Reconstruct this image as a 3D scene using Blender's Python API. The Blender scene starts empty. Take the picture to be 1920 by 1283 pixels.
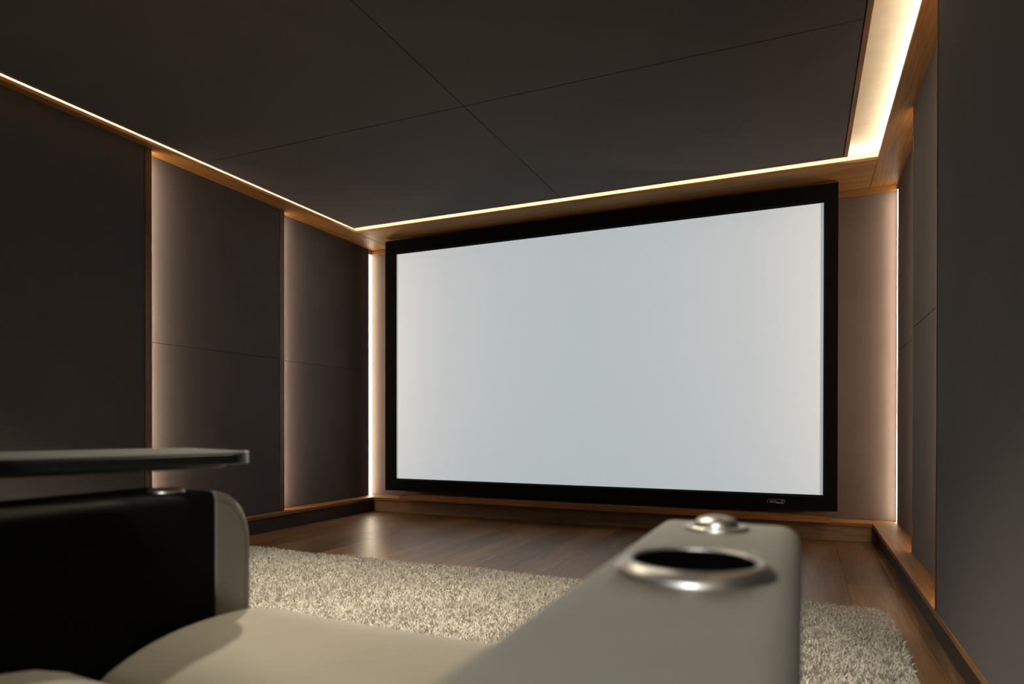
import bpy, bmesh, math, random
import numpy as np
from mathutils import Vector, Matrix, Euler

scene = bpy.context.scene
COL = scene.collection

# ---------------------------------------------------------------- camera
F_PX, CY = 1238.42, 803.29
cam_d = bpy.data.cameras.new('camera')
cam_d.sensor_width = 36.0
cam_d.sensor_fit = 'HORIZONTAL'
cam_d.lens = F_PX / 1920 * 36
cam_d.shift_y = (CY - 641.5) / 1920
cam_d.clip_start = 0.01
cam_d.dof.use_dof = True
cam_d.dof.focus_distance = 4.6
cam_d.dof.aperture_fstop = 4.4
cam = bpy.data.objects.new('camera', cam_d)
COL.objects.link(cam)
yaw, pitch, roll = -0.41354, -0.004835, 0.000995
fw = Vector((math.sin(yaw), math.cos(yaw), 0)); rt = Vector((math.cos(yaw), -math.sin(yaw), 0)); up = Vector((0, 0, 1))
f2 = fw * math.cos(pitch) + up * math.sin(pitch)
u2 = up * math.cos(pitch) - fw * math.sin(pitch)
r3 = rt * math.cos(roll) + u2 * math.sin(roll)
u3 = u2 * math.cos(roll) - rt * math.sin(roll)
m = Matrix((r3, u3, -f2)).transposed().to_4x4()
m.translation = Vector((0, 0, 0.725))
cam.matrix_world = m
scene.camera = cam

# ---------------------------------------------------------------- world, exposure
w = bpy.data.worlds.new('world'); scene.world = w
w.use_nodes = True
w.node_tree.nodes['Background'].inputs[0].default_value = (0.01, 0.011, 0.013, 1)
w.node_tree.nodes['Background'].inputs[1].default_value = 0.2
vs = scene.view_settings
vs.view_transform = 'Standard'
vs.look = 'None'
vs.gamma = 1.0
vs.use_curve_mapping = False
vs.exposure = 1.0
scene.cycles.max_bounces = 10
scene.cycles.diffuse_bounces = 6
scene.cycles.sample_clamp_indirect = 4.0
scene.cycles.caustics_reflective = False
scene.cycles.caustics_refractive = False

# strengths of the room's lamps, the screen glow and an added back fill
COVE, CORNER, STEP, DOWN, BACK_FILL, SCREEN = 36.0, 8.0, 47.0, 80.0, 90.0, 0.235

# ---------------------------------------------------------------- helpers
def tag(o, label=None, cat=None, group=None, kind=None):
    if label: o['label'] = label
    if cat: o['category'] = cat
    if group: o['group'] = group
    if kind: o['kind'] = kind
    return o

def wloc(o):
    v = Vector(o.location)
    while o.parent:
        o = o.parent
        v = v + o.location
    return v

def link(o, parent=None, loc=(0, 0, 0)):
    """loc is a world position; every parent here is unrotated"""
    COL.objects.link(o)
    loc = Vector(loc)
    if parent:
        o.parent = parent
        loc = loc - wloc(parent)
    o.location = loc
    return o

def empty(name, loc):
    o = bpy.data.objects.new(name, None)
    o.empty_display_size = 0.05
    return link(o, None, loc)

def mesh_obj(name, bm, mat, parent=None, loc=(0, 0, 0), smooth=False):
    me = bpy.data.meshes.new(name)
    if smooth:
        for f in bm.faces: f.smooth = True
    bm.to_mesh(me); bm.free()
    if mat: me.materials.append(mat)
    return link(bpy.data.objects.new(name, me), parent, loc)

def box_bm(sx, sy, sz, bevel=0.0, seg=1):
    bm = bmesh.new()
    bmesh.ops.create_cube(bm, size=1.0)
    bmesh.ops.scale(bm, vec=(sx, sy, sz), verts=bm.verts)
    if bevel > 0:
        bmesh.ops.bevel(bm, geom=list(bm.edges), offset=bevel, segments=seg, affect='EDGES', profile=0.5)
    return bm

def box(name, x0, x1, y0, y1, z0, z1, mat, parent=None, bevel=0.0, seg=1):
    bm = box_bm(x1 - x0, y1 - y0, z1 - z0, bevel, seg)
    return mesh_obj(name, bm, mat, parent, ((x0 + x1) / 2, (y0 + y1) / 2, (z0 + z1) / 2))

def axis_vals(h, r, n, mid):
    a = [-h + r * (1 - math.cos(k / n * math.pi / 2)) for k in range(n)]
    b = list(np.linspace(-h + r, h - r, mid + 1))
    return a + b + [-v for v in reversed(a)]

def rounded_bm(sx, sy, sz, r, n=5, mid=8, fn=None):
    """box with rounded edges, dense enough to be shaped by fn(co)"""
    hx, hy, hz = sx / 2, sy / 2, sz / 2
    ax = [axis_vals(h, r, n, mid) for h in (hx, hy, hz)]
    H = (hx, hy, hz)
    bm = bmesh.new()
    for d in range(3):
        u, v = (d + 1) % 3, (d + 2) % 3
        for s in (-1, 1):
            grid = []
            for a in ax[u]:
                row = []
                for b in ax[v]:
                    c = [0, 0, 0]; c[d] = s * H[d]; c[u] = a; c[v] = b
                    p = Vector(c)
                    q = Vector([max(-H[k] + r, min(H[k] - r, c[k])) for k in range(3)])
                    dv = p - q
                    if dv.length > 1e-9: p = q + dv.normalized() * r
                    row.append(bm.verts.new(p))
                grid.append(row)
            for i in range(len(ax[u]) - 1):
                for j in range(len(ax[v]) - 1):
                    fs = [grid[i][j], grid[i + 1][j], grid[i + 1][j + 1], grid[i][j + 1]]
                    bm.faces.new(fs if s > 0 else fs[::-1])
    bmesh.ops.remove_doubles(bm, verts=bm.verts, dist=1e-5)
    if fn:
        for vtx in bm.verts: vtx.co = fn(vtx.co)
    bmesh.ops.recalc_face_normals(bm, faces=bm.faces)
    return bm

def lathe_bm(profile, seg=64):
    """profile: list of (radius, z); radius 0 closes the end"""
    bm = bmesh.new()
    rings = []
    for r, z in profile:
        if r < 1e-6: rings.append([bm.verts.new((0, 0, z))])
        else: rings.append([bm.verts.new((r * math.cos(2 * math.pi * k / seg), r * math.sin(2 * math.pi * k / seg), z)) for k in range(seg)])
    for a, b in zip(rings, rings[1:]):
        for k in range(seg):
            k2 = (k + 1) % seg
            if len(a) == 1 and len(b) == 1: continue
            if len(a) == 1: bm.faces.new((a[0], b[k], b[k2]))
            elif len(b) == 1: bm.faces.new((a[k], b[0], a[k2]))
            else: bm.faces.new((a[k], b[k], b[k2], a[k2]))
    bmesh.ops.recalc_face_normals(bm, faces=bm.faces)
    return bm

def prism_bm(pts, h, bevel=0.0, seg=3):
    """outline pts (x, y) raised from z=0 to z=h"""
    bm = bmesh.new()
    bot = [bm.verts.new((x, y, 0)) for x, y in pts]
    f = bm.faces.new(bot)
    r = bmesh.ops.extrude_face_region(bm, geom=[f])
    for e in r['geom']:
        if isinstance(e, bmesh.types.BMVert): e.co.z = h
    bmesh.ops.recalc_face_normals(bm, faces=bm.faces)
    if bevel:
        ed = [e for e in bm.edges if abs(e.verts[0].co.z - e.verts[1].co.z) < 1e-6]
        bmesh.ops.bevel(bm, geom=ed, offset=bevel, segments=seg, affect='EDGES', profile=0.5)
    return bm

def tube_bm(pts, r, seg=8):
    bm = bmesh.new(); rings = []
    for i, p in enumerate(pts):
        p = Vector(p)
        t = (Vector(pts[min(i + 1, len(pts) - 1)]) - Vector(pts[max(i - 1, 0)])).normalized()
        a = t.orthogonal().normalized() if abs(t.x) > .9 else t.cross(Vector((1, 0, 0))).normalized()
        b = t.cross(a)
        rings.append([bm.verts.new(p + r * (a * math.cos(2 * math.pi * k / seg) + b * math.sin(2 * math.pi * k / seg))) for k in range(seg)])
    for a, b in zip(rings, rings[1:]):
        for k in range(seg):
            bm.faces.new((a[k], a[(k + 1) % seg], b[(k + 1) % seg], b[k]))
    bm.faces.new(rings[0]); bm.faces.new(rings[-1])
    bmesh.ops.recalc_face_normals(bm, faces=bm.faces)
    return bm

# ---------------------------------------------------------------- materials
def new_mat(name):
    mt = bpy.data.materials.new(name); mt.use_nodes = True
    nt = mt.node_tree
    return mt, nt, nt.nodes['Principled BSDF']

def node(nt, t, **kw):
    n = nt.nodes.new(t)
    for k, v in kw.items():
        if k.startswith('i_'):
            n.inputs[k[2:].replace('_', ' ')].default_value = v
        else: setattr(n, k, v)
    return n

def ramp(nt, stops):
    r = node(nt, 'ShaderNodeValToRGB')
    e = r.color_ramp.elements
    while len(e) < len(stops): e.new(0.5)
    for el, (p, c) in zip(e, stops):
        el.position = p; el.color = (*c, 1)
    return r

def wood(name, dark, mid, light, axis='y', rough=0.5, scale=1.0, vary=0.0, spec=0.4, bump=0.15):
    mt, nt, b = new_mat(name); L = nt.links
    tc = node(nt, 'ShaderNodeTexCoord'); oi = node(nt, 'ShaderNodeObjectInfo')
    comb = node(nt, 'ShaderNodeVectorMath', operation='SCALE'); comb.inputs[0].default_value = (13.7, 7.3, 3.1)
    L.new(oi.outputs['Random'], comb.inputs['Scale'])
    add = node(nt, 'ShaderNodeVectorMath', operation='ADD')
    L.new(tc.outputs['Object'], add.inputs[0]); L.new(comb.outputs[0], add.inputs[1])
    mp = node(nt, 'ShaderNodeMapping')
    s = [9 * scale] * 3; s['xyz'.index(axis)] = 0.7 * scale
    mp.inputs['Scale'].default_value = s
    L.new(add.outputs[0], mp.inputs['Vector'])
    n1 = node(nt, 'ShaderNodeTexNoise'); n1.inputs['Scale'].default_value = 1.6; n1.inputs['Detail'].default_value = 7; n1.inputs['Roughness'].default_value = 0.62; n1.inputs['Distortion'].default_value = 0.8
    L.new(mp.outputs[0], n1.inputs['Vector'])
    r1 = ramp(nt, [(0.28, dark), (0.5, mid), (0.74, light)])
    L.new(n1.outputs['Fac'], r1.inputs[0])
    mp2 = node(nt, 'ShaderNodeMapping')
    s2 = [150 * scale] * 3; s2['xyz'.index(axis)] = 5 * scale
    mp2.inputs['Scale'].default_value = s2
    L.new(add.outputs[0], mp2.inputs['Vector'])
    n2 = node(nt, 'ShaderNodeTexNoise'); n2.inputs['Scale'].default_value = 1.0; n2.inputs['Detail'].default_value = 3
    L.new(mp2.outputs[0], n2.inputs['Vector'])
    r2 = ramp(nt, [(0.35, (0.72, 0.70, 0.68)), (0.6, (1.06, 1.06, 1.06))])
    L.new(n2.outputs['Fac'], r2.inputs[0])
    mx = node(nt, 'ShaderNodeMix', data_type='RGBA', blend_type='MULTIPLY'); mx.inputs['Factor'].default_value = 1
    L.new(r1.outputs[0], mx.inputs['A']); L.new(r2.outputs[0], mx.inputs['B'])
    out = mx.outputs['Result']
    if vary:
        mr = node(nt, 'ShaderNodeMapRange'); mr.inputs['To Min'].default_value = 1 - vary; mr.inputs['To Max'].default_value = 1 + vary
        L.new(oi.outputs['Random'], mr.inputs['Value'])
        hs = node(nt, 'ShaderNodeHueSaturation')
        L.new(mr.outputs[0], hs.inputs['Value']); L.new(out, hs.inputs['Color'])
        out = hs.outputs[0]
    L.new(out, b.inputs['Base Color'])
    rr = node(nt, 'ShaderNodeMapRange'); rr.inputs['To Min'].default_value = rough - 0.06; rr.inputs['To Max'].default_value = rough + 0.08
    L.new(n1.outputs['Fac'], rr.inputs['Value']); L.new(rr.outputs[0], b.inputs['Roughness'])
    b.inputs['Specular IOR Level'].default_value = spec
    bp = node(nt, 'ShaderNodeBump'); bp.inputs['Strength'].default_value = bump; bp.inputs['Distance'].default_value = 0.001
    L.new(n2.outputs['Fac'], bp.inputs['Height']); L.new(bp.outputs[0], b.inputs['Normal'])
    return mt

def fabric(name, col, weave=900, rough=0.95, sheen=0.15):
    mt, nt, b = new_mat(name); L = nt.links
    tc = node(nt, 'ShaderNodeTexCoord')
    n = node(nt, 'ShaderNodeTexNoise'); n.inputs['Scale'].default_value = weave; n.inputs['Detail'].default_value = 2
    L.new(tc.outputs['Object'], n.inputs['Vector'])
    n3 = node(nt, 'ShaderNodeTexNoise'); n3.inputs['Scale'].default_value = 3.0; n3.inputs['Detail'].default_value = 4
    L.new(tc.outputs['Object'], n3.inputs['Vector'])
    r = ramp(nt, [(0.3, tuple(c * 0.82 for c in col)), (0.7, tuple(min(1, c * 1.15) for c in col))])
    L.new(n.outputs['Fac'], r.inputs[0])
    r3_ = ramp(nt, [(0.3, (0.93, 0.93, 0.93)), (0.7, (1.05, 1.05, 1.05))])
    L.new(n3.outputs['Fac'], r3_.inputs[0])
    mx = node(nt, 'ShaderNodeMix', data_type='RGBA', blend_type='MULTIPLY'); mx.inputs['Factor'].default_value = 1
    L.new(r.outputs[0], mx.inputs['A']); L.new(r3_.outputs[0], mx.inputs['B'])
    L.new(mx.outputs['Result'], b.inputs['Base Color'])
    b.inputs['Roughness'].default_value = rough
    b.inputs['Specular IOR Level'].default_value = 0.15
    b.inputs['Sheen Weight'].default_value = sheen
    bp = node(nt, 'ShaderNodeBump'); bp.inputs['Strength'].default_value = 0.2; bp.inputs['Distance'].default_value = 0.0006
    L.new(n.outputs['Fac'], bp.inputs['Height']); L.new(bp.outputs[0], b.inputs['Normal'])
    return mt

def plain(name, col, rough=0.5, metal=0.0, spec=0.5, grain=0.06, gscale=60, bump=0.0, coat=0.0):
    mt, nt, b = new_mat(name); L = nt.links
    tc = node(nt, 'ShaderNodeTexCoord')
    n = node(nt, 'ShaderNodeTexNoise'); n.inputs['Scale'].default_value = gscale; n.inputs['Detail'].default_value = 4
    L.new(tc.outputs['Object'], n.inputs['Vector'])
    r = ramp(nt, [(0.3, tuple(c * (1 - grain) for c in col)), (0.7, tuple(min(1, c * (1 + grain)) for c in col))])
    L.new(n.outputs['Fac'], r.inputs[0]); L.new(r.outputs[0], b.inputs['Base Color'])
    b.inputs['Roughness'].default_value = rough; b.inputs['Metallic'].default_value = metal
    b.inputs['Specular IOR Level'].default_value = spec
    b.inputs['Coat Weight'].default_value = coat
    if bump:
        bp = node(nt, 'ShaderNodeBump'); bp.inputs['Strength'].default_value = bump; bp.inputs['Distance'].default_value = 0.001
        L.new(n.outputs['Fac'], bp.inputs['Height']); L.new(bp.outputs[0], b.inputs['Normal'])
    return mt

def leather(name, col, rough=0.5, spec=0.35):
    mt, nt, b = new_mat(name); L = nt.links
    tc = node(nt, 'ShaderNodeTexCoord')
    v = node(nt, 'ShaderNodeTexVoronoi'); v.inputs['Scale'].default_value = 700
    n = node(nt, 'ShaderNodeTexNoise'); n.inputs['Scale'].default_value = 9; n.inputs['Detail'].default_value = 5
    L.new(tc.outputs['Object'], v.inputs['Vector']); L.new(tc.outputs['Object'], n.inputs['Vector'])
    r = ramp(nt, [(0.3, tuple(c * 0.93 for c in col)), (0.7, tuple(c * 1.05 for c in col))])
    L.new(n.outputs['Fac'], r.inputs[0]); L.new(r.outputs[0], b.inputs['Base Color'])
    b.inputs['Roughness'].default_value = rough
    b.inputs['Specular IOR Level'].default_value = spec
    bp = node(nt, 'ShaderNodeBump'); bp.inputs['Strength'].default_value = 0.12; bp.inputs['Distance'].default_value = 0.0006
    L.new(v.outputs['Distance'], bp.inputs['Height']); L.new(bp.outputs[0], b.inputs['Normal'])
    return mt

def glow(name, col, strength, dots=None, base=(0.8, 0.8, 0.8)):
    """LED tape: an emitting face; dots = diodes per metre along z"""
    mt, nt, b = new_mat(name); L = nt.links
    b.inputs['Base Color'].default_value = (*base, 1)
    b.inputs['Emission Color'].default_value = (*col, 1)
    b.inputs['Emission Strength'].default_value = strength
    if dots:
        tc = node(nt, 'ShaderNodeTexCoord'); sp = node(nt, 'ShaderNodeSeparateXYZ')
        L.new(tc.outputs['Object'], sp.inputs[0])
        mu = node(nt, 'ShaderNodeMath', operation='MULTIPLY'); mu.inputs[1].default_value = dots * 2 * math.pi
        L.new(sp.outputs['Z'], mu.inputs[0])
        si = node(nt, 'ShaderNodeMath', operation='SINE'); L.new(mu.outputs[0], si.inputs[0])
        mr = node(nt, 'ShaderNodeMapRange'); mr.inputs['From Min'].default_value = -0.3; mr.inputs['From Max'].default_value = 0.3
        mr.inputs['To Min'].default_value = strength * 0.45; mr.inputs['To Max'].default_value = strength * 1.5
        L.new(si.outputs[0], mr.inputs['Value']); L.new(mr.outputs[0], b.inputs['Emission Strength'])
    return mt

OAK_D, OAK_M, OAK_L = (0.17, 0.080, 0.019), (0.27, 0.136, 0.036), (0.36, 0.192, 0.060)
M = {
    'oak_y': wood('oak_veneer_along', OAK_D, OAK_M, OAK_L, 'y', 0.52),
    'oak_x': wood('oak_veneer_across', OAK_D, OAK_M, OAK_L, 'x', 0.52),
    'oak_z': wood('oak_edge_upright', (0.11, 0.058, 0.018), (0.17, 0.092, 0.030), (0.22, 0.125, 0.045), 'z', 0.45),
    'toe_x': wood('lit_dark_oak_across', (0.17, 0.115, 0.07), (0.24, 0.165, 0.10), (0.30, 0.21, 0.13), 'x', 0.5),  # front toe kick: dark oak lightened in place of floor bounce
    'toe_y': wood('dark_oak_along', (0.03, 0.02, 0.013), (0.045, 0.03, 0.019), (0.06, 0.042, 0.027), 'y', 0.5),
    'floor': wood('walnut_laminate', (0.115, 0.055, 0.020), (0.20, 0.105, 0.044), (0.30, 0.175, 0.085), 'y', 0.36, vary=0.28, spec=0.5, bump=0.1),
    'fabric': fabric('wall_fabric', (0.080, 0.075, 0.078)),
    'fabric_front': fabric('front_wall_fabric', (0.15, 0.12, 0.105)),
    'ceil_fabric': fabric('ceiling_fabric', (0.088, 0.080, 0.079)),
    'joint': plain('dark_joint', (0.012, 0.011, 0.010), 0.9),
    'oak_pale': wood('pale_oak_backing', (0.50, 0.40, 0.25), (0.60, 0.49, 0.32), (0.66, 0.55, 0.38), 'x', 0.5),
    'cream': plain('cream_plaster', (0.72, 0.66, 0.54), 0.9, grain=0.05, gscale=14, bump=0.1),
    'plaster': plain('dark_plaster', (0.06, 0.055, 0.055), 0.9),
    'velvet': fabric('black_velvet', (0.0045, 0.0058, 0.0068), sheen=0.03),
    'leather': leather('taupe_leather', (0.26, 0.243, 0.203), 0.5),
    'leather_dark': leather('black_leather', (0.004, 0.0045, 0.0045), 0.8, 0.1),
    'steel': plain('brushed_steel', (0.66, 0.64, 0.60), 0.36, 1.0, grain=0.05, gscale=200),
    'dark_steel': plain('dark_steel', (0.10, 0.10, 0.10), 0.35, 1.0),
    'cup_black': plain('cup_lining', (0.002, 0.002, 0.002), 1.0, spec=0.0),
    'tray': plain('black_lacquer', (0.011, 0.011, 0.012), 0.32, spec=0.5, coat=0.2),
    'tray_sheen_grey': plain('painted_top_sheen', (0.035, 0.037, 0.036), 0.55, 0.0, 0.25),  # grey colour stands in for the sheen on the black tray
    'tray_cap': plain('pale_corner_cap', (0.34, 0.34, 0.33), 0.5),
    'badge': plain('badge_silver', (0.75, 0.76, 0.76), 0.4, 0.0),
    'thread': plain('seam_thread', (0.16, 0.15, 0.125), 0.8),
    'led_cove': glow('led_tape_warm', (1.0, 0.89, 0.67), COVE),
    'led_corner': glow('led_diffuser_white', (1.0, 0.82, 0.62), CORNER),
    'led_corner_dots': glow('led_tape_dots', (1.0, 0.78, 0.62), CORNER * 2.4, dots=60),
    'led_step': glow('led_tape_step', (1.0, 0.69, 0.47), STEP),
    'downlight': glow('downlight_lens', (1.0, 0.86, 0.66), 30),
}

# screen cloth: matte white, showing the blank grey picture of the projector
def screen_mat():
    mt, nt, b = new_mat('screen_cloth'); L = nt.links
    tc = node(nt, 'ShaderNodeTexCoord')
    n = node(nt, 'ShaderNodeTexNoise'); n.inputs['Scale'].default_value = 500
    L.new(tc.outputs['Object'], n.inputs['Vector'])
    r = ramp(nt, [(0.3, (0.74, 0.745, 0.75)), (0.7, (0.78, 0.785, 0.79))])
    L.new(n.outputs['Fac'], r.inputs[0]); L.new(r.outputs[0], b.inputs['Base Color'])
    b.inputs['Roughness'].default_value = 0.9; b.inputs['Specular IOR Level'].default_value = 0.1
    b.inputs['Emission Color'].default_value = (0.78, 0.93, 1.0, 1)
    b.inputs['Emission Strength'].default_value = SCREEN
    return mt
M['screen'] = screen_mat()
M['edge_glow'] = M['screen'].copy(); M['edge_glow'].name = 'screen_edge_glow'  # dimmer bluish copy: projected light put into the side strips
for nd in M['edge_glow'].node_tree.nodes:
    if nd.type == 'VALTORGB':
        nd.color_ramp.elements[0].color = (0.40, 0.50, 0.58, 1); nd.color_ramp.elements[1].color = (0.44, 0.54, 0.62, 1)
M['edge_glow'].node_tree.nodes['Principled BSDF'].inputs['Emission Strength'].default_value = SCREEN * 0.6

def rug_mat(name, lo, hi):
    mt, nt, b = new_mat(name); L = nt.links
    tc = node(nt, 'ShaderNodeTexCoord')
    n = node(nt, 'ShaderNodeTexNoise'); n.inputs['Scale'].default_value = 60; n.inputs['Detail'].default_value = 4
    n2 = node(nt, 'ShaderNodeTexNoise'); n2.inputs['Scale'].default_value = 330; n2.inputs['Detail'].default_value = 1
    L.new(tc.outputs['Object'], n.inputs['Vector']); L.new(tc.outputs['Object'], n2.inputs['Vector'])
    av = node(nt, 'ShaderNodeMath', operation='ADD'); L.new(n.outputs['Fac'], av.inputs[0]); L.new(n2.outputs['Fac'], av.inputs[1])
    hv = node(nt, 'ShaderNodeMath', operation='MULTIPLY'); hv.inputs[1].default_value = 0.5; L.new(av.outputs[0], hv.inputs[0])
    r = ramp(nt, [(0.36, lo), (0.64, hi)])
    L.new(hv.outputs[0], r.inputs[0]); L.new(r.outputs[0], b.inputs['Base Color'])
    b.inputs['Roughness'].default_value = 0.9; b.inputs['Specular IOR Level'].default_value = 0.1
    b.inputs['Sheen Weight'].default_value = 0.2
    return mt
M['pile'] = rug_mat('shag_pile', (0.42, 0.40, 0.36), (0.82, 0.79, 0.73))
M['rug_back'] = rug_mat('rug_backing', (0.25, 0.23, 0.20), (0.33, 0.31, 0.27))

# ---------------------------------------------------------------- main dimensions (metres)
YB, YF = -2.2, 4.80                         # back and front wall
XL = (-3.29, -3.365, -3.437)                # faces of the stepped panels, left
XR = (0.403, 0.482, 0.545)                  # right
Y_ST = (2.545, 3.645, 4.745)                # where the steps and the end of the panels are
ZS = 2.245                                  # underside of the soffit
ZT = 2.263                                  # its top
ZC = 2.335                                  # cove ceiling
ZR = 2.235                                  # underside of the ceiling raft
ZP = 0.117                                  # top of the plinth
GROOVE = 1.19
SX0, SX1, SY1 = -3.235, 0.392, 4.30         # inner edge of the soffit
RX0, RX1, RY1, RY0 = -3.158, 0.232, 4.165, -1.6   # the raft

# ---------------------------------------------------------------- floor of planks
sub = box('floor', -3.8, 0.9, YB, 4.9, -0.10, -0.012, M['joint']); tag(sub, kind='structure')
PW, PL, GAP = 0.192, 1.38, 0.0007
random.seed(4)
cache = {}
x = -3.46; row = 0
while x < 0.56:
    off = (row * 0.47 + random.random() * 0.12) % 1.0 * PL
    y = YB - off
    while y < 4.72:
        y0, y1 = max(y, YB), min(y + PL, 4.72)
        if y1 - y0 > 0.03:
            key = round(y1 - y0, 3)
            if key not in cache:
                bm = box_bm(PW - GAP, key - GAP, 0.012, 0.0004)
                me = bpy.data.meshes.new('floor_plank'); bm.to_mesh(me); bm.free(); me.materials.append(M['floor']); cache[key] = me
            link(bpy.data.objects.new('floor_plank', cache[key]), sub, (x + PW / 2, (y0 + y1) / 2, -0.006))
        y += PL
    x += PW; row += 1

# ---------------------------------------------------------------- ceiling: cream slab, dark fabric raft with an oak edge
ceil = box('ceiling', -3.8, 0.9, YB - 0.1, 4.9, ZC, ZC + 0.1, M['cream']); tag(ceil, kind='structure')
box('raft_frame', RX0 + 0.01, RX1 - 0.01, RY0 + 0.01, RY1 - 0.01, ZR + 0.012, ZC, M['joint'], ceil)
TW = 0.02
box('raft_edge_trim', RX0, RX0 + TW, RY0, RY1, ZR, ZC - 0.01, M['oak_y'], ceil, 0.001)
box('raft_edge_trim', RX1 - TW, RX1, RY0, RY1, ZR, ZC - 0.01, M['oak_y'], ceil, 0.001)
box('raft_edge_trim', RX0 + TW, RX1 - TW, RY1 - 0.014, RY1, ZR, ZC - 0.01, M['oak_x'], ceil, 0.001)
box('raft_edge_trim', RX0 + TW, RX1 - TW, RY0, RY0 + TW, ZR, ZC - 0.01, M['oak_x'], ceil, 0.001)
JX, JY = -1.472, 2.78
xs = [RX0 + TW + 0.001, JX, RX1 - TW - 0.003]
ys = [RY1 - 0.016, JY, JY - 1.385, JY - 2.77, RY0 + TW]
for i in range(2):
    for j in range(4):
        box('ceiling_panel', xs[i] + 0.0018, xs[i + 1] - 0.0018, ys[j + 1] + 0.0018, ys[j] - 0.0018, ZR + 0.001, ZR + 0.012, M['ceil_fabric'], ceil, 0.0015)

# soffits around the raft, oak boards below, a backing board inside the cove
def soffit(name, boards, backs):
    root = None
    for i, (a, mt) in enumerate(boards):
        o = box(name if i == 0 else 'soffit_board', *a, M[mt], root, 0.0012)
        if i == 0: root = tag(o, kind='structure')
    for a, mt in backs:
        box('cove_backing', *a, M[mt], root)
    return root
CB = 0.125  # distance of the cove backing from the soffit's edge
soffit('trim_1', [((-3.60, SX0, YB, SY1, ZS, ZT), 'oak_y'), ((-3.60, SX0, SY1 + 0.0005, 4.80, ZS, ZT), 'oak_y')],
       [((SX0 - CB - 0.015, SX0 - CB, RY0 - 0.2, SY1 + CB + 0.015, ZT, ZC), 'cream')])
soffit('trim_2', [((SX0 + 0.001, SX1 - 0.001, SY1, 4.80, ZS + 0.001, ZT), 'oak_x')],
       [((SX0 - CB, SX1 + CB, SY1 + CB, SY1 + CB + 0.015, ZT, ZC), 'oak_pale')])
soffit('trim_3', [((SX1, 0.72, YB, 4.80, ZS, ZT), 'oak_y')],
       [((SX1 + CB, SX1 + CB + 0.015, RY0 - 0.2, SY1 + CB, ZT, ZC), 'cream')])
soffit('trim_4', [((SX0 + 0.001, SX1 - 0.001, YB, RY0 - 0.13, ZS, ZT), 'oak_x')],
       [((SX0 - CB, SX1 + CB, RY0 - 0.27, RY0 - 0.255, ZT, ZC), 'oak_x')])

# ---------------------------------------------------------------- side walls of stepped fabric panels
def side_wall(name, s, X):
    """s = -1 left, +1 right; X are the three panel faces"""
    xo = X[2] + s * 0.05
    wall = box(name, min(xo, xo + s * 0.15), max(xo, xo + s * 0.15), YB, 4.9, -0.10, ZC, M['plaster']); tag(wall, kind='structure')
    def rng(a, b): return (a, b) if a < b else (b, a)
    segs = [(0, YB + 0.002, -1.0), (0, -0.998, 0.2), (0, 0.202, 1.35), (0, 1.352, Y_ST[0] - (0.045 if s < 0 else 0.018)), (1, Y_ST[0], Y_ST[1] - (0.045 if s < 0 else 0.018)), (2, Y_ST[1], Y_ST[2])]
    for k, y0, y1 in segs:
        a, b = rng(X[k], xo)
        if k == 0:
            box('fabric_panel', a, b, y0, y1, ZP + 0.001, ZS, M['fabric'], wall, 0.002)
        else:
            box('fabric_panel', a, b, y0, y1, ZP + 0.001, GROOVE - 0.0012, M['fabric'], wall, 0.002)
            box('fabric_panel', a, b, y0, y1, GROOVE + 0.0012, ZS, M['fabric'], wall, 0.002)
    tw = 0.043 if s < 0 else 0.016
    for k in (0, 1):
        a, b = rng(X[k] - s * 0.002, xo)
        box('edge_trim', a, b, Y_ST[k] - tw, Y_ST[k] - 0.001, ZP + 0.001, ZS, M['oak_z'], wall, 0.001)
    return wall
wl = side_wall('wall_left', -1, XL)
wr = side_wall('wall_right', 1, XR)
wb = box('wall_back', -3.8, 0.9, YB - 0.12, YB, -0.1, ZC, M['plaster']); tag(wb, kind='structure')
wf = box('wall_front', -3.64, 0.76, YF + 0.02, YF + 0.14, -0.10, ZC, M['plaster']); tag(wf, kind='structure')
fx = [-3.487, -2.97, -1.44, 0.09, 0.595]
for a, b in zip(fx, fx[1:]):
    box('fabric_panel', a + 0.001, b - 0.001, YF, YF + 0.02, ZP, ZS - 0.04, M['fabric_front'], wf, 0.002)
box('top_trim', -3.437, XR[2], YF - 0.012, YF + 0.02, ZS - 0.04, ZS, M['oak_x'], wf, 0.001)

# ---------------------------------------------------------------- plinths
def plinth_side(name, edge, toe, back):
    s = -1 if back < edge else 1
    rng = lambda a, b: (a, b) if a < b else (b, a)
    root = box(name, *rng(edge, back), YB, YF, ZP - 0.022, ZP, M['oak_y'], None, 0.0012); tag(root, kind='structure')
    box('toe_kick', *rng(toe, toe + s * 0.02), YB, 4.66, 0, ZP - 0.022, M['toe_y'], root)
    return root
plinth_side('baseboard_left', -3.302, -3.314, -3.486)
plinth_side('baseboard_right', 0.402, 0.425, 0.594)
bf = box('baseboard_front', -3.301, 0.401, 4.615, YF, ZP - 0.022, ZP, M['oak_x'], None, 0.0012); tag(bf, kind='structure')
box('toe_kick', -3.314, 0.425, 4.635, 4.655, 0, ZP - 0.022, M['toe_x'], bf)
for a, b in ((-2.965, -1.391), (-1.389, 0.163)):
    box('ledge_board', a, b, 4.50, 4.70, ZP + 0.006, ZP + 0.046, M['oak_x'], bf, 0.0012)
box('ledge_support', -2.9, 0.1, 4.60, 4.72, ZP, ZP + 0.006, M['joint'], bf)

# ---------------------------------------------------------------- LED strips: each a carrier with a glowing tape
def led(name, carrier, tape, mat, label, group=None):
    e = empty(name, ((carrier[0] + carrier[1]) / 2, (carrier[2] + carrier[3]) / 2, carrier[4]))
    box('carrier', *carrier, M['steel'], e)
    box('led_tape', *tape, M[mat], e)
    tag(e, label, 'light strip', group)
    return e
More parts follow.
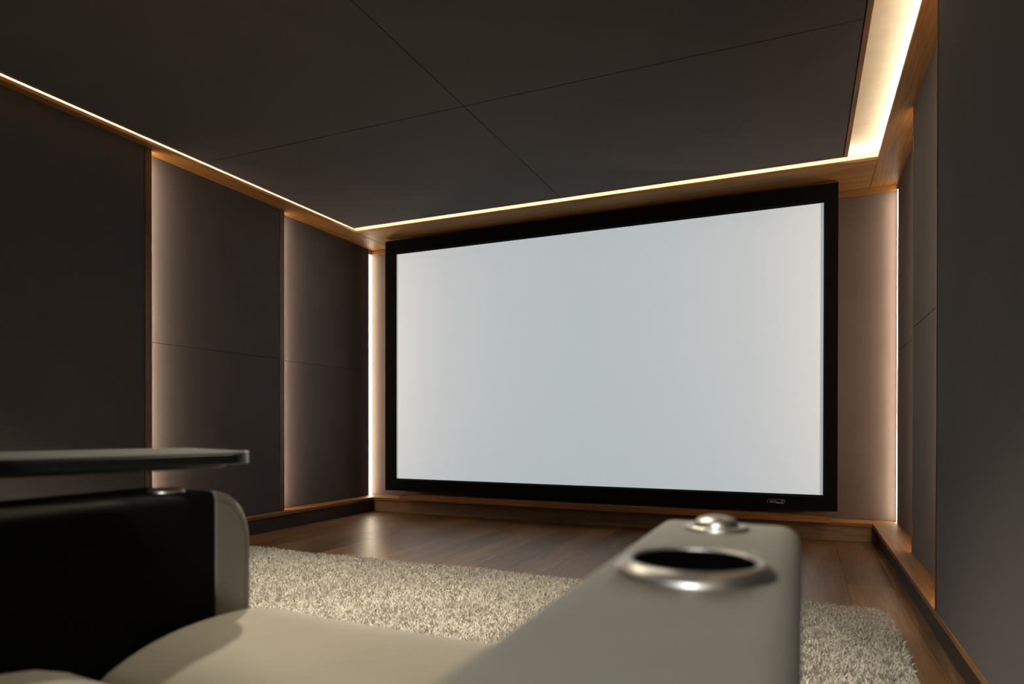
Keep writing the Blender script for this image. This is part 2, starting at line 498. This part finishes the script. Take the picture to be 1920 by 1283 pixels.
# cove tapes lying on the soffits
z0 = ZT
LO = 0.055
led('led_strip', (SX0 - LO - 0.012, SX0 - LO, RY0, SY1, z0, z0 + 0.004), (SX0 - LO - 0.011, SX0 - LO - 0.001, RY0, SY1 + LO - 0.02, z0 + 0.004, z0 + 0.006), 'led_cove',
    'warm LED strip glowing in the ceiling cove above the left wall', 'ceiling cove strips')
led('led_strip', (SX0 - LO, SX1 + LO - 0.02, SY1 + LO, SY1 + LO + 0.012, z0, z0 + 0.004), (SX0 - LO, SX1 + LO - 0.02, SY1 + LO + 0.001, SY1 + LO + 0.011, z0 + 0.004, z0 + 0.006), 'led_cove',
    'warm LED strip glowing in the ceiling cove above the projection screen', 'ceiling cove strips')
led('led_strip', (SX1 + LO, SX1 + LO + 0.012, RY0, SY1 + LO + 0.012, z0, z0 + 0.004), (SX1 + LO + 0.001, SX1 + LO + 0.011, RY0, SY1 + LO + 0.011, z0 + 0.004, z0 + 0.006), 'led_cove',
    'warm LED strip glowing in the wide ceiling cove at the right wall', 'ceiling cove strips')
# upright tapes in the corners beside the screen
led('led_profile', (XL[2] - 0.048, XL[2] - 0.004, 4.747, 4.798, ZP + 0.001, ZS - 0.001), (XL[2] - 0.004, XL[2] - 0.001, 4.75, 4.793, ZP + 0.003, ZS - 0.042), 'led_corner',
    'upright white light line in the corner left of the screen', 'corner light lines')
led('led_profile', (XR[2] + 0.004, XR[2] + 0.048, 4.747, 4.798, ZP + 0.001, ZS - 0.001), (XR[2] + 0.001, XR[2] + 0.004, 4.756, 4.772, ZP + 0.003, ZS - 0.042), 'led_corner_dots',
    'upright dotted light line in the corner right of the screen', 'corner light lines')
# hidden tapes on the far side of each step
for s, X, side in ((-1, XL, 'left'), (1, XR, 'right')):
    for k in (0, 1):
        y = Y_ST[k] - 0.001
        xa = X[k] + s * 0.026                      # tape leans 45 degrees towards the recessed panel
        e = empty('led_strip', (xa, y, ZP + 0.002))
        zc, zh = (ZP + ZS) / 2, ZS - ZP - 0.04
        for nm, th, off, mt in (('carrier', 0.004, 0.0, 'steel'), ('led_tape', 0.002, 0.003, 'led_step')):
            bm = box_bm(0.014 if nm == 'carrier' else 0.011, th, zh if nm == 'led_tape' else zh + 0.02)
            bmesh.ops.rotate(bm, cent=(0, 0, 0), matrix=Matrix.Rotation(-s * math.radians(45), 3, 'Z'), verts=bm.verts)
            mesh_obj(nm, bm, M[mt], e, (xa + s * off * 0.7, y + 0.0075 + off * 0.7, zc))
        tag(e,
            'upright LED strip behind the %s panel edge of the %s wall' % (('nearer', 'farther')[k], side), 'light strip', 'panel edge strips')

# ---------------------------------------------------------------- projection screen
FX0, FX1, FZ0, FZ1, FY = -3.133, 0.203, 0.190, 2.228, 4.55
IX0, IX1, IZ0, IZ1 = -3.037, 0.122, 0.288, 2.118
scr = empty('projection_screen', ((FX0 + FX1) / 2, FY + 0.05, FZ0))
tag(scr, 'large white projection screen in a wide black frame on the front wall', 'screen')
def frame_bar(pts, ch):
    """mitred bar: outline pts in xz (outer pair, inner pair), inner edge chamfered back"""
    bm = bmesh.new()
    o0, o1, i1, i0 = pts
    def lay(y, ins):
        r = []
        for (x, z), k in ((o0, 0), (o1, 0), (i1, 1), (i0, 1)):
            r.append(bm.verts.new((x, y, z)))
        return r
    cx, cz = (IX0 + IX1) / 2, (IZ0 + IZ1) / 2
    def shift(p, d):
        return (p[0] + (d if p[0] < cx else -d), p[1] + (d if p[1] < cz else -d))
    A = [bm.verts.new((p[0], FY, p[1])) for p in (o0, o1, shift(i1, -0.012), shift(i0, -0.012))]
    B = [bm.verts.new((p[0], FY + 0.018, p[1])) for p in (i1, i0)]
    Cc = [bm.verts.new((p[0], FY + 0.055, p[1])) for p in (o0, o1, i1, i0)]
    bm.faces.new(A)
    bm.faces.new((A[3], A[2], B[0], B[1]))
    bm.faces.new((B[1], B[0], Cc[2], Cc[3]))
    bm.faces.new(Cc[::-1])
    bm.faces.new((A[1], A[0], Cc[0], Cc[1]))
    bm.faces.new((A[0], A[3], B[1], Cc[3], Cc[0]))
    bm.faces.new((A[2], A[1], Cc[1], Cc[2], B[0]))
    bmesh.ops.recalc_face_normals(bm, faces=bm.faces)
    return bm
O = [(FX0, FZ0), (FX1, FZ0), (FX1, FZ1), (FX0, FZ1)]
I = [(IX0, IZ0), (IX1, IZ0), (IX1, IZ1), (IX0, IZ1)]
for k in range(4):
    k2 = (k + 1) % 4
    o = mesh_obj('frame_bar', frame_bar((O[k], O[k2], I[k2], I[k]), 0), M['velvet'], scr)
    o.location = -Vector(scr.location)
box('screen_surface', IX0 - 0.02, IX1 + 0.02, FY + 0.022, FY + 0.028, IZ0 - 0.02, IZ1 + 0.02, M['screen'], scr)
for a in ((IX0 - 0.012, IX0 + 0.013), (IX1 - 0.018, IX1 + 0.012)):
    box('screen_edge_glow', a[0], a[1], FY + 0.0205, FY + 0.0218, IZ0 - 0.012, IZ1 + 0.012, M['edge_glow'], scr)
box('mounting_box', FX0 + 0.15, FX1 - 0.15, FY + 0.056, YF - 0.002, FZ0 + 0.04, FZ1 - 0.12, M['velvet'], scr)
# maker's badge on the lower bar
bx0, bx1, bz0, bz1 = -0.201, -0.097, 0.226, 0.251
badge = box('badge', bx0, bx1, FY - 0.0015, FY, bz0, bz1, M['velvet'], scr)
for a in ((bx0, bx0 + 0.0016, bz0 + .003, bz1 - .003), (bx1 - 0.003, bx1 - .001, bz0 + .006, bz1), (bx0 + .004, bx1 - .008, bz1 - .0014, bz1), (bx0 + .05, bx1 - .006, bz0, bz0 + .0014)):
    box('badge_line', a[0], a[1], FY - 0.002, FY - 0.0014, a[2], a[3], M['badge'], badge)
for a in ((-0.150, -0.106, 0.2285, 0.2305), (-0.150, -0.106, 0.2335, 0.235)):
    box('badge_line', a[0], a[1], FY - 0.002, FY - 0.0014, a[2], a[3], M['badge'], badge)
box('badge_line', -0.117, -0.106, FY - 0.0022, FY - 0.0014, 0.2435, 0.2475, M['badge'], badge)
cu = bpy.data.curves.new('badge_letters', 'FONT'); cu.body = 'AD'; cu.size = 0.019; cu.shear = 0.35; cu.extrude = 0.0004
to = bpy.data.objects.new('badge_letters', cu); COL.objects.link(to)
dg = bpy.context.evaluated_depsgraph_get()
me = bpy.data.meshes.new_from_object(to.evaluated_get(dg))
bpy.data.objects.remove(to)
me.materials.clear(); me.materials.append(M['badge'])
lt = bpy.data.objects.new('badge_letters', me)
link(lt, badge, (-0.192, FY - 0.0019, 0.230)); lt.rotation_euler = (math.pi / 2, 0, 0); lt.scale = (1.5, 1, 1)

# ---------------------------------------------------------------- shag rug
RUGX0, RUGX1, RUGY0, RUGY1, RR = -3.16, 0.302, 0.80, 2.90, 0.09
rug = empty('shag_rug', ((RUGX0 + RUGX1) / 2, (RUGY0 + RUGY1) / 2, 0))
tag(rug, 'pale grey beige shag rug on the brown wooden floor before the screen', 'rug')
pts = []
for cx, cy_, a0 in ((RUGX1 - RR, RUGY1 - RR, 0), (RUGX0 + RR, RUGY1 - RR, 90), (RUGX0 + RR, RUGY0 + RR, 180), (RUGX1 - RR, RUGY0 + RR, 270)):
    for k in range(9):
        t = math.radians(a0 + k * 90 / 8)
        pts.append((cx + RR * math.cos(t), cy_ + RR * math.sin(t)))
o = mesh_obj('backing', prism_bm(pts, 0.008), M['rug_back'], rug); o.location = -Vector(rug.location) + Vector((0, 0, 0.0005))
rs = np.random.RandomState(7)
def in_rug(x, y):
    qx = np.maximum(np.abs(x - (RUGX0 + RUGX1) / 2) - ((RUGX1 - RUGX0) / 2 - RR), 0)
    qy = np.maximum(np.abs(y - (RUGY0 + RUGY1) / 2) - ((RUGY1 - RUGY0) / 2 - RR), 0)
    return np.hypot(qx, qy) < RR
def pile(n, y0, y1, wid, x0=RUGX0, x1=RUGX1):
    x = rs.uniform(x0, x1, n); y = rs.uniform(y0, y1, n)
    k = in_rug(x, y); x, y = x[k], y[k]
    return x, y, np.full(len(x), wid)
parts_ = [pile(190000, 1.75, RUGY1, 0.0044), pile(50000, RUGY0, 1.75, 0.005)]
px = np.concatenate([p[0] for p in parts_]); py = np.concatenate([p[1] for p in parts_]); pw = np.concatenate([p[2] for p in parts_])
n = len(px)
# tufts lean together in clumps
cl = 0.02
gx, gy = np.floor(px / cl).astype(int), np.floor(py / cl).astype(int)
hsh = (gx * 73856093 ^ gy * 19349663) % 9973 / 9973.0
ang = hsh * 2 * np.pi + rs.normal(0, 1.3, n)
lean = rs.uniform(0.004, 0.020, n)
hgt = rs.uniform(0.010, 0.028, n) * (0.85 + 0.3 * np.sin(px * 9.0 + 2 * np.sin(py * 7)) * 0.5)
wa = rs.uniform(0, np.pi, n)
wx, wy = np.cos(wa) * pw * 0.5, np.sin(wa) * pw * 0.5
V = np.zeros((n, 5, 3))
for i, (t, wt) in enumerate(((0, 1), (0.55, 0.9))):
    cxx = px + np.cos(ang) * lean * t ** 1.6; cyy = py + np.sin(ang) * lean * t ** 1.6; cz = 0.006 + hgt * t
    V[:, 2 * i] = np.stack([cxx - wx * wt, cyy - wy * wt, cz], 1)
    V[:, 2 * i + 1] = np.stack([cxx + wx * wt, cyy + wy * wt, cz], 1)
V[:, 4] = np.stack([px + np.cos(ang) * lean, py + np.sin(ang) * lean, 0.006 + hgt * 0.95], 1)
V[:, :, 0] -= rug.location.x; V[:, :, 1] -= rug.location.y
base = (np.arange(n) * 5)[:, None]
tri = np.concatenate([base + [0, 1, 3], base + [0, 3, 2], base + [2, 3, 4]], 1).reshape(-1)
me = bpy.data.meshes.new('pile')
me.vertices.add(n * 5); me.vertices.foreach_set('co', V.reshape(-1))
me.loops.add(len(tri)); me.loops.foreach_set('vertex_index', tri.astype(np.int32))
me.polygons.add(n * 3); me.polygons.foreach_set('loop_start', (np.arange(n * 3) * 3).astype(np.int32))
me.polygons.foreach_set('loop_total', np.full(n * 3, 3, np.int32))
me.update(); me.validate()
me.materials.append(M['pile'])
po = bpy.data.objects.new('pile', me); COL.objects.link(po); po.parent = rug; po['kind'] = 'stuff'

# ---------------------------------------------------------------- recliner
ch = empty('recliner_chair', (-0.40, 0.2, 0))
tag(ch, 'taupe leather cinema recliner with cup holder arm in the foreground', 'armchair')
AX0, AX1, AY0, AY1, AZ = -0.128, 0.000, -0.40, 0.655, 0.635
def apply_cut(o, cutters):
    for c in cutters:
        md = o.modifiers.new('cut', 'BOOLEAN'); md.operation = 'DIFFERENCE'; md.object = c; md.solver = 'EXACT'
    bpy.context.view_layer.update()
    g = bpy.context.evaluated_depsgraph_get()
    me2 = bpy.data.meshes.new_from_object(o.evaluated_get(g))
    o.modifiers.clear(); o.data = me2
    for c in cutters: bpy.data.objects.remove(c)
CUP = (-0.0610, 0.420)
CR = 0.0485
bm = rounded_bm(AX1 - AX0, AY1 - AY0, AZ - 0.10, 0.018, 5, 10)
arm = mesh_obj('armrest', bm, M['leather'], ch, ((AX0 + AX1) / 2, (AY0 + AY1) / 2, 0.10 + (AZ - 0.10) / 2), True)
cut = mesh_obj('cutter', lathe_bm([(0, -0.09), (0.041, -0.09), (0.041, 0.05), (0, 0.05)], 48), None, None, (CUP[0], CUP[1], AZ))
apply_cut(arm, [cut])
cup = mesh_obj('cup_holder', lathe_bm([(0.0365, -0.080), (0.0370, 0.0055), (0.0377, 0.0068), (0.0395, 0.0075), (0.0415, 0.0070), (0.0445, 0.0050), (0.0470, 0.0027), (CR, 0.0012), (CR, -0.001)], 72), M['steel'], ch, (CUP[0], CUP[1], AZ), True)
mesh_obj('cup_lining', lathe_bm([(0, -0.078), (0.0364, -0.078), (0.0369, 0.0060), (0.0364, 0.0060), (0.0358, -0.076), (0, -0.076)], 48), M['cup_black'], cup, (CUP[0], CUP[1], AZ), True)
BT = (-0.068, 0.598)
btn = mesh_obj('recline_button', lathe_bm([(0.0275, 0), (0.0275, 0.002), (0.0255, 0.0032), (0.021, 0.0036), (0.019, 0.0030)], 56), M['steel'], ch, (BT[0], BT[1], AZ), True)
mesh_obj('button_dome', lathe_bm([(0.019, 0.0025), (0.0185, 0.0055), (0.015, 0.0088), (0.009, 0.0108), (0, 0.0116)], 48), M['steel'], btn, (BT[0], BT[1], AZ), True)
# left armrest: dark side panel, taupe front band
LX0, LX1, LZ, LY = -0.80, -0.668, 0.643, 0.662
bm = rounded_bm(LX1 - LX0, 0.612 + 0.40, LZ - 0.10, 0.012, 4, 10)
mesh_obj('armrest', bm, M['leather_dark'], ch, ((LX0 + LX1) / 2, (0.612 - 0.40) / 2, 0.10 + (LZ - 0.10) / 2), True)
prof = [(0.604, 0.105), (LY, 0.105)]
R_ = 0.058
for k in range(13):
    t = k / 12 * math.pi / 2
    prof.append((LY - R_ + R_ * math.cos(t), LZ - 0.001 - R_ * 1.25 + R_ * 1.25 * math.sin(t)))
prof.append((0.604, LZ - 0.001))
bm = prism_bm(prof, LX1 - LX0 + 0.004, 0.008, 3)
for v in bm.verts: v.co = Vector((v.co.z, v.co.x, v.co.y))
bmesh.ops.recalc_face_normals(bm, faces=bm.faces)
o = mesh_obj('arm_front', bm, M['leather'], ch, (LX0 - 0.002, 0, 0))
for f in o.data.polygons: f.use_smooth = False
pp = [(LX1 + 0.0015, LY - 0.012, 0.11 + k * 0.05) for k in range(9)]
for k in range(11):
    t = k / 10 * math.pi / 2
    pp.append((LX1 + 0.0015, LY - R_ + (R_ - 0.012) * math.cos(t), LZ - 0.001 - R_ * 1.25 + (R_ * 1.25 - 0.012) * math.sin(t)))
mesh_obj('seam', tube_bm(pp, 0.0012, 6), M['thread'], ch)
o = bpy.data.objects['seam']; o.location = -Vector(ch.location)
# seat: front cushion and rear cushion, puffed
def cushion(name, x0, x1, y0, y1, z0, z1, r, crown, py=2.4, bolster=0.012):
    hx, hy, hz = (x1 - x0) / 2, (y1 - y0) / 2, (z1 - z0) / 2
    def fn(c):
        t = max(0, (c.z + hz) / (2 * hz))
        u, v = c.x / hx, c.y / hy
        return Vector((c.x, c.y, c.z + t * (crown * (1 - abs(v) ** py) + bolster * abs(u) ** 2.5 * (1 - abs(v) ** 3))))
    return mesh_obj(name, rounded_bm(2 * hx, 2 * hy, 2 * hz, r, 7, 14, fn), M['leather'], ch, ((x0 + x1) / 2, (y0 + y1) / 2, (z0 + z1) / 2), True)
cushion('seat_cushion', -0.666, -0.130, 0.425, 0.725, 0.20, 0.458, 0.030, 0.028)
cushion('seat_cushion', -0.666, -0.130, 0.02, 0.431, 0.20, 0.466, 0.026, 0.030, 7, 0.016)
cushion('backrest', -0.664, -0.131, -0.30, 0.00, 0.30, 0.86, 0.06, 0.0)
cushion('headrest', -0.655, -0.140, -0.31, -0.05, 0.84, 1.10, 0.05, 0.0)
box('base', -0.79, -0.005, -0.36, 0.58, 0.03, 0.20, M['leather_dark'], ch, 0.01)
for fxx in (-0.74, -0.06):
    for fyy in (-0.30, 0.52):
        mesh_obj('foot', lathe_bm([(0, 0), (0.022, 0), (0.025, 0.03), (0, 0.03)], 20), M['dark_steel'], ch, (fxx, fyy, 0.0))

# ---------------------------------------------------------------- swivel tray on the far armrest
TB, TT = 0.6745, 0.690
ax = Vector((0.294, 0.956)); nx = Vector((-0.956, 0.294))
tip = Vector((-0.650, 0.660))
Ltr, Wtr, rc = 0.40, 0.23, 0.045
cen = tip - ax * (Ltr / 2) + nx * (Wtr / 2)
tray = empty('swivel_tray', (cen.x, cen.y, LZ))
tag(tray, 'black swivel tray table with pale corner cap and painted grey top sheen above the left armrest', 'tray')
def rrect(hl, hw, r):
    out = []
    for sx, sy, a0 in ((1, 1, 0), (-1, 1, 90), (-1, -1, 180), (1, -1, 270)):
        for k in range(9):
            t = math.radians(a0 + k * 90 / 8)
            out.append((sx * (hl - r) + r * math.cos(t), sy * (hw - r) + r * math.sin(t)))
    return out
rotz = math.atan2(ax.y, ax.x)
def tray_part(name, pts, h, mat, z, bevel):
    o = mesh_obj(name, prism_bm(pts, h, bevel, 3), mat, tray)
    o.location = (0, 0, z - LZ); o.rotation_euler = (0, 0, rotz)
    return o
tray_part('tray_top', rrect(Ltr / 2, Wtr / 2, rc), TT - TB - 0.002, M['tray'], TB, 0.002)
tray_part('tray_sheen', rrect(Ltr / 2 - 0.001, Wtr / 2 - 0.001, rc), 0.002, M['tray_sheen_grey'], TT - 0.002, 0.0008)  # plate over the whole top, carries the painted sheen
cap = rrect(Ltr / 2 + 0.0015, Wtr / 2 + 0.0015, rc)
cap = cap[31:36]
cap += [(x * 0.985, y * 0.985) for x, y in reversed(cap)]
tray_part('corner_cap', cap, TT - TB, M['tray_cap'], TB, 0.0)
tray_part('underplate', rrect(Ltr / 2 - 0.02, Wtr / 2 - 0.02, rc), 0.005, M['dark_steel'], TB - 0.005, 0.002)
o = mesh_obj('post', lathe_bm([(0.0, 0), (0.03, 0), (0.03, 0.006), (0.016, 0.010), (0.016, TB - LZ - 0.005), (0, TB - LZ - 0.005)], 32), M['dark_steel'], tray, (cen.x - 0.035, cen.y - 0.15, LZ), True)
mesh_obj('arm_ring', lathe_bm([(0.012, 0), (0.012, 0.003), (0.016, 0.0045), (0.020, 0.003), (0.021, 0)], 36), M['steel'], ch, (-0.712, 0.570, LZ - 0.0005), True)

# ---------------------------------------------------------------- recessed downlights over the seats and an added fill at the back, behind the photograph's upper edge
def downlight(x, y, power, col, deg, label, size=0.03):
    e = empty('downlight', (x, y, ZR - 0.004))
    tag(e, label, 'downlight', 'ceiling downlights')
    mesh_obj('trim_ring', lathe_bm([(0.045, 0.005), (0.045, 0), (0.034, 0), (0.032, 0.005)], 40), M['steel'], e, (x, y, ZR - 0.004), True)
    mesh_obj('lens', lathe_bm([(0.0, 0.003), (0.032, 0.003)], 40), M['downlight'], e, (x, y, ZR - 0.004))
    l = bpy.data.lights.new('downlight_lamp', 'SPOT'); l.energy = power; l.color = col
    l.spot_size = math.radians(deg); l.spot_blend = 0.7; l.shadow_soft_size = size
    lo = bpy.data.objects.new('downlight_lamp', l); link(lo, e, (x, y, ZR - 0.02))
WARM, COOL = (1.0, 0.87, 0.65), (0.97, 0.96, 0.92)
downlight(-2.18, 1.46, DOWN * 1.0, WARM, 80, 'round downlight in the dark ceiling towards the left wall')
downlight(-1.40, 1.46, DOWN * 0.90, WARM, 104, 'round downlight in the dark ceiling on the middle line of the room')
downlight(-0.74, 1.40, DOWN * 0.82, WARM, 80, 'round downlight in the dark ceiling towards the right wall')
downlight(-0.02, -1.40, BACK_FILL, COOL, 150, 'added unseen fill light in the dark ceiling nearest the back wall')  # no known lamp here, added to brighten the right armrest and wall
